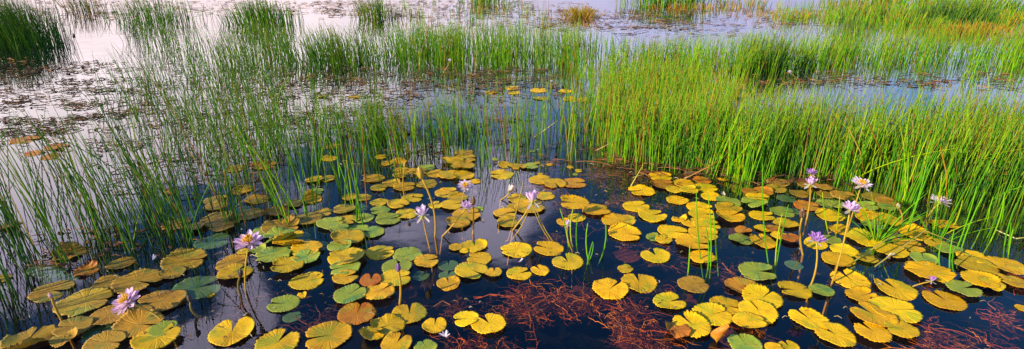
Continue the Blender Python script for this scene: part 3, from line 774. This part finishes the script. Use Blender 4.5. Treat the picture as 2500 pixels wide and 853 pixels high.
# broken stalks lying across: (px, py, height)
STALKS = [([(2136,651,0.02),(2257,564,0.10),(2352,600,0.02)], (0.48, 0.38, 0.06), 'long bent yellow stalk fallen across pads below the right reeds'),
 ([(2083,640,0.02),(2151,594,0.06),(2201,562,0.12)], (0.44, 0.40, 0.06), 'straight yellow stalk leaning over pads left of the long bent one'),
 ([(1305,335,0.05),(1335,314,0.2),(1366,292,0.3)], (0.48, 0.40, 0.12), 'pale straw stalk leaning across blue water at upper centre'),
 ([(1455,368,0.06),(1500,345,0.2)], (0.45, 0.30, 0.10), 'short pale stalk leaning before the dense green bed'),
 ([(1540,455,0.01),(1570,404,0.22)], (0.46, 0.42, 0.05), 'yellow stalk propped obliquely left of the first yellow pads'),
 ([(1545,434,0.02),(1577,424,0.06)], (0.42, 0.32, 0.05), 'short yellow stalk lying level across the propped stalk'),
 ([(1665,440,0.05),(1715,415,0.16),(1755,394,0.25)], (0.36, 0.18, 0.04), 'orange brown stalk tangled at the foot of the right bed'),
 ([(1700,385,0.2),(1745,430,0.03)], (0.30, 0.10, 0.02), 'rust red broken stalk slanting down at the right bed foot'),
 ([(2296,360,0.62),(2310,420,0.35),(2312,520,0.0)], (0.50, 0.26, 0.02), 'thick orange dead reed standing out against the right bed'),
 ([(2118,295,0.75),(2140,345,0.5),(2170,420,0.15)], (0.46, 0.26, 0.03), 'long orange dead reed slanting down through the right bed'),
 ([(2070,310,0.6),(2100,370,0.36),(2110,430,0.1)], (0.40, 0.28, 0.04), 'thin ochre reed slanting steeply near the middle of right bed'),
 ([(2430,561,0.01),(2480,583,0.02),(2520,578,0.02)], (0.42, 0.42, 0.12), 'pale broken stalk lying flat on blue water at right edge'),
 ([(570,510,0.02),(620,470,0.12),(650,445,0.16)], (0.40, 0.32, 0.16), 'pale bent straw leaning over pads behind the open flower'),
 ([(1100,745,-0.03),(1080,735,-0.03),(1050,755,-0.04)], (0.22, 0.09, 0.03), 'brown sunken twig in front of the yellow pads at centre'),
 ([(1020,480,0.02),(1250,418,0.02)], (0.0,0,0), None)]
for pts, c, lab in STALKS:
    if not lab: continue
    P = [ground(x, y, z) for x, y, z in pts]
    A = Acc(); b = P[0]
    A.tube([tuple(p-b) for p in P], [0.0055]*(len(P)-1)+[0.003], 6, c)
    tag(link('fallen_stalk', A.mesh('fallen_stalk'), STALK, None, b), lab, 'stalk', 'broken stalks')

# spiky rush plant amid the yellow pads at right
def tuft(name, px, py, n, h, spread, pal, rad, lean, label, cat, seed, ext=None, dry=0.05, group=None, leanspread=0.1):
    q = random.Random(seed); c = ground(px, py); A = Acc()
    ex, ey = ext if ext else (spread, spread)
    for _ in range(n):
        while True:
            ux, uy = q.gauss(0, 0.5), q.gauss(0, 0.5)
            nn = mnoise.noise((ux*2.5+seed, uy*2.5, seed*0.7))
            if ux*ux+uy*uy < 1.6 and nn > q.uniform(-1.0, -0.1): break
        hh = h*max(0.3, q.gauss(1, 0.2))*(1.05-0.40*min(1.2, ux*ux+uy*uy))
        pts, rd, cs = make_reed(q, hh, (lean[0]+ux*leanspread, lean[1]+uy*leanspread), pal, rad*q.uniform(0.7, 1.1), dry)
        A.tube([(p[0]+ux*ex, p[1]+uy*ey, p[2]) for p in pts], rd, 3, cs)
    tag(link(name, A.mesh(name), REED, None, (c.x, c.y, 0)), label, cat, group)
tuft('rush_plant', 2140, 590, 34, 0.34, 0.05, LIME, 0.0042, (0.0, 0), 'spiky lime green rush tuft sprouting amid yellow pads at right', 'rush', 41, None, 0, None, 0.9)
tuft('rush_plant', 2292, 585, 16, 0.36, 0.06, LIME, 0.004, (0.05, 0), 'thin spiky rush tuft beneath the ragged white flower', 'rush', 42, None, 0, None, 0.5)
FG = 'far grass tufts'
tuft('grass_tuft', 1925, 42, 160, 0.20, 1, GOLD, 0.010, (0, 0), 'orange low grass patch on far water left of upper right tufts', 'grass tuft', 70, (1.5, 0.7), 0.25, FG, 0.4)
tuft('grass_tuft', 2215, 62, 160, 0.28, 1, GOLD[2:]+LIME, 0.009, (0.02, 0), 'golden fringe at the left foot of the dark upper right tuft', 'grass tuft', 71, (1.2, 0.5), 0.2, FG, 0.4)
tuft('grass_tuft', 2470, 55, 200, 0.32, 1, GOLD+LIME, 0.010, (0.03, 0), 'amber grass at the right edge behind the golden strip', 'grass tuft', 72, (1.0, 0.9), 0.2, FG, 0.4)
tuft('grass_tuft', 2260, 12, 420, 0.6, 1, LIME+LIME+GOLD[2:], 0.012, (0.02, 0), 'wide lime and gold tuft farthest back behind the dark tuft', 'grass tuft', 73, (2.6, 1.5), 0.12, FG, 0.2)
tuft('grass_tuft', 1690, 20, 90, 0.18, 1, GOLD, 0.011, (0, 0), 'orange fringe at the foot of the long low far tuft', 'grass tuft', 74, (1.6, 0.5), 0.3, FG, 0.4)
tuft('grass_tuft', 1820, 16, 110, 0.30, 1, GOLD+GREENS, 0.012, (0, 0), 'sparse ochre green tuft right of the long low far tuft', 'grass tuft', 75, (1.3, 0.7), 0.2, FG, 0.3)
tuft('grass_tuft', 1190, 10, 160, 0.5, 1, LIME+GREENS, 0.011, (0, 0), 'faint thin tuft far off at the top centre', 'grass tuft', 76, (0.9, 0.6), 0.1, FG, 0.2)
tuft('grass_tuft', 45, 108, 1000, 0.90, 1, GREENS, 0.0062, (-0.10, 0), 'dense dark green rush clump at the top left corner', 'grass tuft', 50, (0.95, 0.8), 0, FG)
tuft('grass_tuft', 640, 58, 340, 0.60, 1, GREENS+LIME, 0.009, (-0.08, 0), 'mid green tuft in the distance right of the pale water', 'grass tuft', 51, (0.95, 0.6), 0.03, FG)
tuft('grass_tuft', 918, 44, 150, 0.6, 1, GREENS, 0.009, (-0.05, 0), 'small green tuft far off above the middle reed band', 'grass tuft', 52, (0.65, 0.5), 0.15, FG)
tuft('grass_tuft', 380, 48, 240, 0.6, 1, GREENS+LIME, 0.008, (-0.08, 0), 'thin loose tuft between the dark corner clump and next tuft', 'grass tuft', 53, (1.3, 0.7), 0.05, FG)
tuft('grass_tuft', 205, 30, 120, 0.6, 1, GREENS+GOLD, 0.008, (-0.08, 0), 'sparse yellowing tuft just right of the dark corner clump', 'grass tuft', 54, (0.9, 0.6), 0.1, FG)
tuft('grass_tuft', 2315, 55, 520, 0.56, 1, DARKG+GREENS, 0.008, (0.05, 0), 'dark green dense tuft far off at the upper right', 'grass tuft', 55, (1.35, 0.5), 0, FG)
tuft('grass_tuft', 2130, 52, 300, 0.5, 1, LIME+GREENS+GOLD[2:], 0.009, (0.03, 0), 'yellow green tuft left of the dark upper right tuft', 'grass tuft', 56, (1.5, 0.7), 0.12, FG)
tuft('grass_tuft', 1640, 14, 420, 0.75, 1, LIME+GREENS, 0.011, (0, 0), 'long low green tuft on the far water at top centre right', 'grass tuft', 57, (1.7, 0.6), 0.05, FG)
tuft('grass_tuft', 2420, 32, 400, 0.55, 1, LIME+GREENS, 0.011, (0.03, 0), 'lime tuft behind and right of the dark upper right tuft', 'grass tuft', 58, (2.6, 0.9), 0.08, FG)
tuft('grass_tuft', 2090, 20, 220, 0.6, 1, GREENS+GOLD, 0.011, (0.02, 0), 'green ochre tuft farthest back at the upper right', 'grass tuft', 59, (1.4, 0.9), 0.1, FG)
tuft('grass_tuft', 1415, 42, 260, 0.30, 1, GOLD, 0.008, (0, 0), 'small amber grass hummock alone on far pale water', 'grass tuft', 60, (0.5, 0.4), 0.2, FG, 0.5)
tuft('grass_tuft', 2385, 84, 300, 0.26, 1, GOLD, 0.009, (0.03, 0), 'low golden strip of grass in front of dark upper right tuft', 'grass tuft', 61, (1.1, 0.3), 0.1, FG, 0.3)
tuft('grass_tuft', 2060, 112, 140, 0.5, 1, DARKG, 0.0065, (0.03, 0), 'bluish dark rush bunch within the back right reeds', 'grass tuft', 62, (0.35, 0.25), 0, FG)
tuft('grass_tuft', 1870, 172, 330, 0.52, 1, DARKG+GREENS, 0.0065, (0.03, 0), 'deep green thick bunch in the left of back right reeds', 'grass tuft', 63, (0.7, 0.28), 0, FG)
tuft('grass_tuft', 830, 160, 220, 0.46, 1, GREENS, 0.0065, (-0.06, 0), 'green denser bunch at the foot of the back middle reeds', 'grass tuft', 64, (0.9, 0.25), 0, FG)

# ------------------------------------------------------------------ weed under the surface
def weed(name, patches, label, pal, seed, zr=(-0.10, -0.005), L=(0.06, 0.26), rad=0.0021):
    q = random.Random(seed); A = Acc()
    for (px, py, rx, ry, n) in patches:
        c = ground(px, py); d = depth(c); ex = rx*d/FPX
        e2 = abs(ground(px, py-ry).y-ground(px, py+ry).y)/2
        k = 0
        while k < n*0.45:
            ux, uy = q.gauss(0, 0.5), q.gauss(0, 0.5)
            x = c.x+ux*ex; y = c.y+uy*e2
            if mnoise.noise((x*2.3, y*2.3, 9.0+seed))+0.6*mnoise.noise((x*7, y*7, 2.0+seed)) < q.uniform(0.18, 0.5): continue
            k += 1
            a = q.uniform(0, 6.28); z = q.uniform(*zr); p = Vector((x, y, z)); pts = []
            ln = q.uniform(*L)*(2 if q.random() < 0.08 else 1)
            m = q.randint(6, 9)
            for i in range(m):
                pts.append(tuple(p)); a += q.gauss(0, 0.45)
                p = p + Vector((math.cos(a), math.sin(a), q.gauss(0, 0.2)))*(ln/m)
                p.z = min(p.z, zr[1])
            cc = q.choice(pal); g = q.uniform(0.5, 1.25); cc = tuple(t*g for t in cc)
            rr = rad*q.uniform(0.5, 1.5)
            A.tube(pts, [rr]*(m-1)+[rr*0.4], 3, cc)
            if q.random() < 0.5:                                   # little leaves
                for i in range(1, m-1):
                    b = a+q.choice([-1, 1])*q.uniform(0.6, 1.4); o = Vector(pts[i]); l2 = ln*0.14
                    A.tube([tuple(o), tuple(o+Vector((math.cos(b)*l2, math.sin(b)*l2, 0.0)))], [rr*1.5, rr*0.3], 3, cc)
    return tag(link(name, A.mesh(name), WEED), label, 'water weed', kind='stuff')
RUST = [(0.75, 0.17, 0.003), (0.42, 0.085, 0.003), (0.18, 0.034, 0.003), (0.80, 0.30, 0.006), (0.50, 0.15, 0.01), (0.09, 0.02, 0.004), (0.06, 0.018, 0.005), (0.12, 0.022, 0.004)]
BROWN = [(0.14, 0.06, 0.035), (0.20, 0.07, 0.03), (0.09, 0.05, 0.04), (0.24, 0.10, 0.04)]
weed('submerged_weed', [(1300,770,110,60,600),(1420,800,160,60,800),(1520,790,90,45,420),(1220,835,120,30,340),(1330,720,70,20,160),(1290,690,25,10,40),(1600,840,70,25,260),(1440,710,60,20,130),(1560,740,60,20,90)],
     'rust red weed tangled just under the water at bottom centre', RUST, 3)
weed('submerged_weed', [(2260,800,90,50,230),(2440,760,60,40,130),(2410,820,120,35,150),(2460,650,50,20,110),(2200,845,90,20,160),(2290,720,40,16,60)],
     'red weed strands under dark water at the bottom right corner', RUST, 4)
weed('submerged_weed', [(1700,845,90,20,160),(1850,820,70,30,170),(1700,720,60,30,110),(1790,640,90,40,90),(1640,610,60,20,160)],
     'brownish red weed below the yellow pad cluster at lower right', RUST[2:]+BROWN, 5)
weed('submerged_weed', [(1470,470,120,50,1400),(1440,420,110,30,900),(1330,420,60,20,200),(1560,440,90,30,300),(1420,570,90,40,260),(1720,440,120,20,300),(1600,430,80,20,200)],
     'purplish brown weed film under the water before the right bed', BROWN, 6, (-0.10, -0.01), (0.05, 0.2), 0.004)
weed('submerged_weed', [(720,800,120,35,220),(1040,745,90,35,160),(780,740,80,25,80),(560,760,120,40,60)],
     'thin dark brown weed strands under water at lower left centre', [(0.16, 0.05, 0.03), (0.10, 0.04, 0.03), (0.22, 0.07, 0.03)], 7)

# ------------------------------------------------------------------ floating litter on the far water
def litter(patches, label, pal, seed):
    q = random.Random(seed); A = Acc()
    for (px, py, rx, ry, n, ln) in patches:
        for _ in range(int(n*0.6)):
            x = px+q.uniform(-1, 1)*rx; y = py+q.uniform(-1, 1)*ry
            p = ground(x, max(2, y))
            if mnoise.noise((p.x*1.3, p.y*2.2, 4.0)) < q.uniform(-0.45, 0.3): continue
            a = q.gauss(0, 0.5)+(math.pi if q.random() < 0.5 else 0); l = ln*q.uniform(0.3, 1.3)
            z = q.uniform(0.002, 0.02); c = q.choice(pal); rr = q.uniform(0.003, 0.007)*min(1, 0.35+ln*6)
            if q.random() < 0.12:                                    # little floating leaf
                k = l*0.22; n0 = len(A.v); m = 7
                for i in range(m):
                    t = 2*math.pi*i/m; A.v.append((p.x+k*math.cos(t), p.y+k*0.7*math.sin(t), z+0.01*math.sin(2*t+a))); A.c.append(c)
                A.f.append(tuple(range(n0, n0+m)))
            else:
                d = Vector((math.cos(a), math.sin(a), q.uniform(-0.02, 0.12)))
                b = Vector((p.x, p.y, z)); pts = [tuple(b), tuple(b+d*l*0.5+Vector((0, 0.02*l, 0.01))), tuple(b+d*l)]
                A.tube(pts, [rr, rr, rr*0.5], 4, c)
    tag(link('floating_litter', A.mesh('floating_litter'), DEBRIS), label, 'plant litter', kind='stuff')
LIT = [(0.05, 0.03, 0.025), (0.09, 0.05, 0.03), (0.14, 0.07, 0.03), (0.07, 0.06, 0.03)]
litter([(130,240,170,90,1900,0.12),(330,230,180,80,900,0.14),(180,330,200,40,420,0.12),(130,270,160,70,200,0.3)], 'dark broken stems and leaves afloat on the bright left water', LIT, 21)
litter([(900,205,330,38,1300,0.14),(1180,205,200,36,900,0.14),(800,320,260,60,380,0.16),(1100,330,200,40,260,0.15),(470,430,220,60,240,0.14)], 'brown broken stems afloat before the middle reed band', LIT+[(0.22, 0.12, 0.05)], 22)
litter([(450,300,230,110,1300,0.10),(750,260,200,60,700,0.12),(1000,290,250,60,700,0.10)], 'fine dark stem bits afloat among the left and centre reeds', LIT, 28)
litter([(1000,600,500,180,420,0.035),(1900,620,550,180,420,0.035),(350,700,340,140,300,0.035),(1250,430,500,60,300,0.05)], 'tiny specks of leaf and pollen scattered on water between pads', LIT+[(0.30, 0.22, 0.08), (0.40, 0.34, 0.2)], 29)
litter([(1500,50,190,26,1300,0.2),(1750,45,220,25,700,0.2),(1950,45,100,25,260,0.3),(1650,80,160,12,160,0.25)], 'ochre plant litter on the far water at upper right', LIT+[(0.34, 0.18, 0.04), (0.30, 0.14, 0.05)], 23)
litter([(1050,24,260,22,1500,0.22),(760,20,140,18,700,0.22),(420,22,200,20,700,0.22),(150,25,150,24,500,0.22),(1250,40,200,34,700,0.2)], 'pale ochre litter on the far water along the top left', LIT+[(0.40, 0.24, 0.10), (0.34, 0.18, 0.08)], 24)
litter([(2280,200,200,20,420,0.16),(1950,195,140,16,260,0.16),(1700,250,150,30,100,0.2),(2440,95,60,12,160,0.25),(60,160,80,20,60,0.14)], 'brown litter on narrow water between the two right beds', LIT+[(0.34, 0.12, 0.04), (0.40, 0.2, 0.05)], 25)
litter([(1650,408,180,25,260,0.2),(2000,442,220,12,220,0.18),(1420,375,120,25,50,0.15),(300,600,200,40,200,0.12),(160,630,70,25,80,0.14)], 'dead brown stems lying at the feet of the front reeds', [(0.16, 0.05, 0.02), (0.22, 0.09, 0.03), (0.10, 0.05, 0.03)], 26)

# ------------------------------------------------------------------ sky and sun
SUN_EL, SUN_AZ = R(25), R(237)      # behind the camera, to the left
world = bpy.data.worlds.new('World'); scene.world = world; world.use_nodes = True
world.node_tree.nodes.clear(); N = NT(world.node_tree)
sky = N.node('ShaderNodeTexSky', sky_type='NISHITA'); sky.sun_disc = False
sky.sun_elevation = SUN_EL; sky.sun_rotation = SUN_AZ
sky.air_density = 1.0; sky.dust_density = 0.3; sky.ozone_density = 5.0; sky.altitude = 50
d = N.node('ShaderNodeTexCoord').outputs['Generated']
nv = N.node('ShaderNodeVectorMath', operation='NORMALIZE'); N.l.new(d, nv.inputs[0])
sp = N.node('ShaderNodeSeparateXYZ'); N.l.new(nv.outputs[0], sp.inputs[0])
az = N.math('ARCTAN2', sp.outputs[0], sp.outputs[1]); el = N.math('ARCSINE', sp.outputs[2])
cn = N.noise(nv.outputs[0], 3.2, 6, 0.58, 0.4)
cn2 = N.noise(nv.outputs[0], 11.0, 5, 0.6, 0.2)
nz = N.math('ADD', N.math('MULTIPLY', N.math('SUBTRACT', cn, 0.5), 1.5), N.math('MULTIPLY', N.math('SUBTRACT', cn2, 0.5), 0.7))
def sky_dir(px, py):
    r = ray(px, py).normalized()
    return math.atan2(r.x, r.y), math.asin(-r.z)
BANK = [(60,330,0.36,0.11,1.25),(0,640,0.16,0.14,0.6),(1040,385,0.05,0.018,1.5),(1225,490,0.075,0.06,1.35),(1190,570,0.06,0.05,1.1),(585,690,0.04,0.06,1.3),(490,835,0.11,0.035,1.3),(970,570,0.08,0.035,0.75),(1150,60,0.3,0.05,0.6),(740,500,0.06,0.04,0.7),(640,790,0.03,0.05,0.8)]
m = None
for (px, py, sa, se, amp) in BANK:
    a0, e0 = sky_dir(px, py)
    ga = N.math('POWER', N.math('DIVIDE', N.math('SUBTRACT', az, a0), sa), 2.0)
    ge = N.math('POWER', N.math('DIVIDE', N.math('SUBTRACT', el, e0), se), 2.0)
    g = N.math('MULTIPLY', N.math('EXPONENT', N.math('MULTIPLY', N.math('ADD', ga, ge), -1.0)), amp)
    m = g if m is None else N.math('ADD', m, g)
low = N.math('SUBTRACT', 1.15, N.smooth(el, R(8), R(25)))
lowm = N.math('MULTIPLY', low, N.math('SUBTRACT', 1.0, N.math('MULTIPLY', N.smooth(az, R(-5), R(35)), 0.15)))
m = N.math('ADD', m, lowm)
mask = N.smooth(N.math('ADD', m, nz), 0.42, 1.1)
# cloud tops warm to the left, greyer lavender right and high
warm = N.mixc(N.smooth(az, R(-25), R(18)), (1.66, 1.44, 1.50), (0.74, 0.78, 1.22))
warm = N.mixc(1.0, warm, N.mixc(N.smooth(el, R(4), R(12)), (0.62, 0.58, 0.58), (1, 1, 1)), 'MULTIPLY')
ccol = N.mixc(N.smooth(el, R(13), R(28)), warm, (1.75, 1.6, 2.2))
lump = N.math('ADD', 0.75, N.math('MULTIPLY', cn2, 0.5))
bg = N.node('ShaderNodeBackground'); hs = N.node('ShaderNodeHueSaturation'); hs.inputs['Saturation'].default_value = 1.2; N.l.new(sky.outputs[0], hs.inputs['Color']); N.l.new(hs.outputs[0], bg.inputs[0]); bg.inputs[1].default_value = 0.15
bc = N.node('ShaderNodeBackground'); N.l.new(ccol, bc.inputs[0]); N.put(bc.inputs[1], lump)
mx = N.node('ShaderNodeMixShader'); N.l.new(mask, mx.inputs[0]); N.l.new(bg.outputs[0], mx.inputs[1]); N.l.new(bc.outputs[0], mx.inputs[2])
wo = N.node('ShaderNodeOutputWorld'); N.l.new(mx.outputs[0], wo.inputs['Surface'])

sl = bpy.data.lights.new('sun', 'SUN'); sl.energy = 5.0; sl.angle = R(0.5); sl.color = (1.0, 0.87, 0.67)
so = bpy.data.objects.new('sun', sl); col.objects.link(so)
sd = Vector((math.sin(SUN_AZ)*math.cos(SUN_EL), math.cos(SUN_AZ)*math.cos(SUN_EL), math.sin(SUN_EL)))
so.rotation_euler = sd.to_track_quat('Z', 'Y').to_euler(); so.location = sd*30

# ------------------------------------------------------------------ render settings
scene.render.engine = 'CYCLES'
scene.cycles.max_bounces = 8; scene.cycles.transparent_max_bounces = 12
vs = scene.view_settings
vs.view_transform = 'Standard'; vs.look = 'None'; vs.exposure = 0.6; vs.gamma = 1.0; vs.use_curve_mapping = False
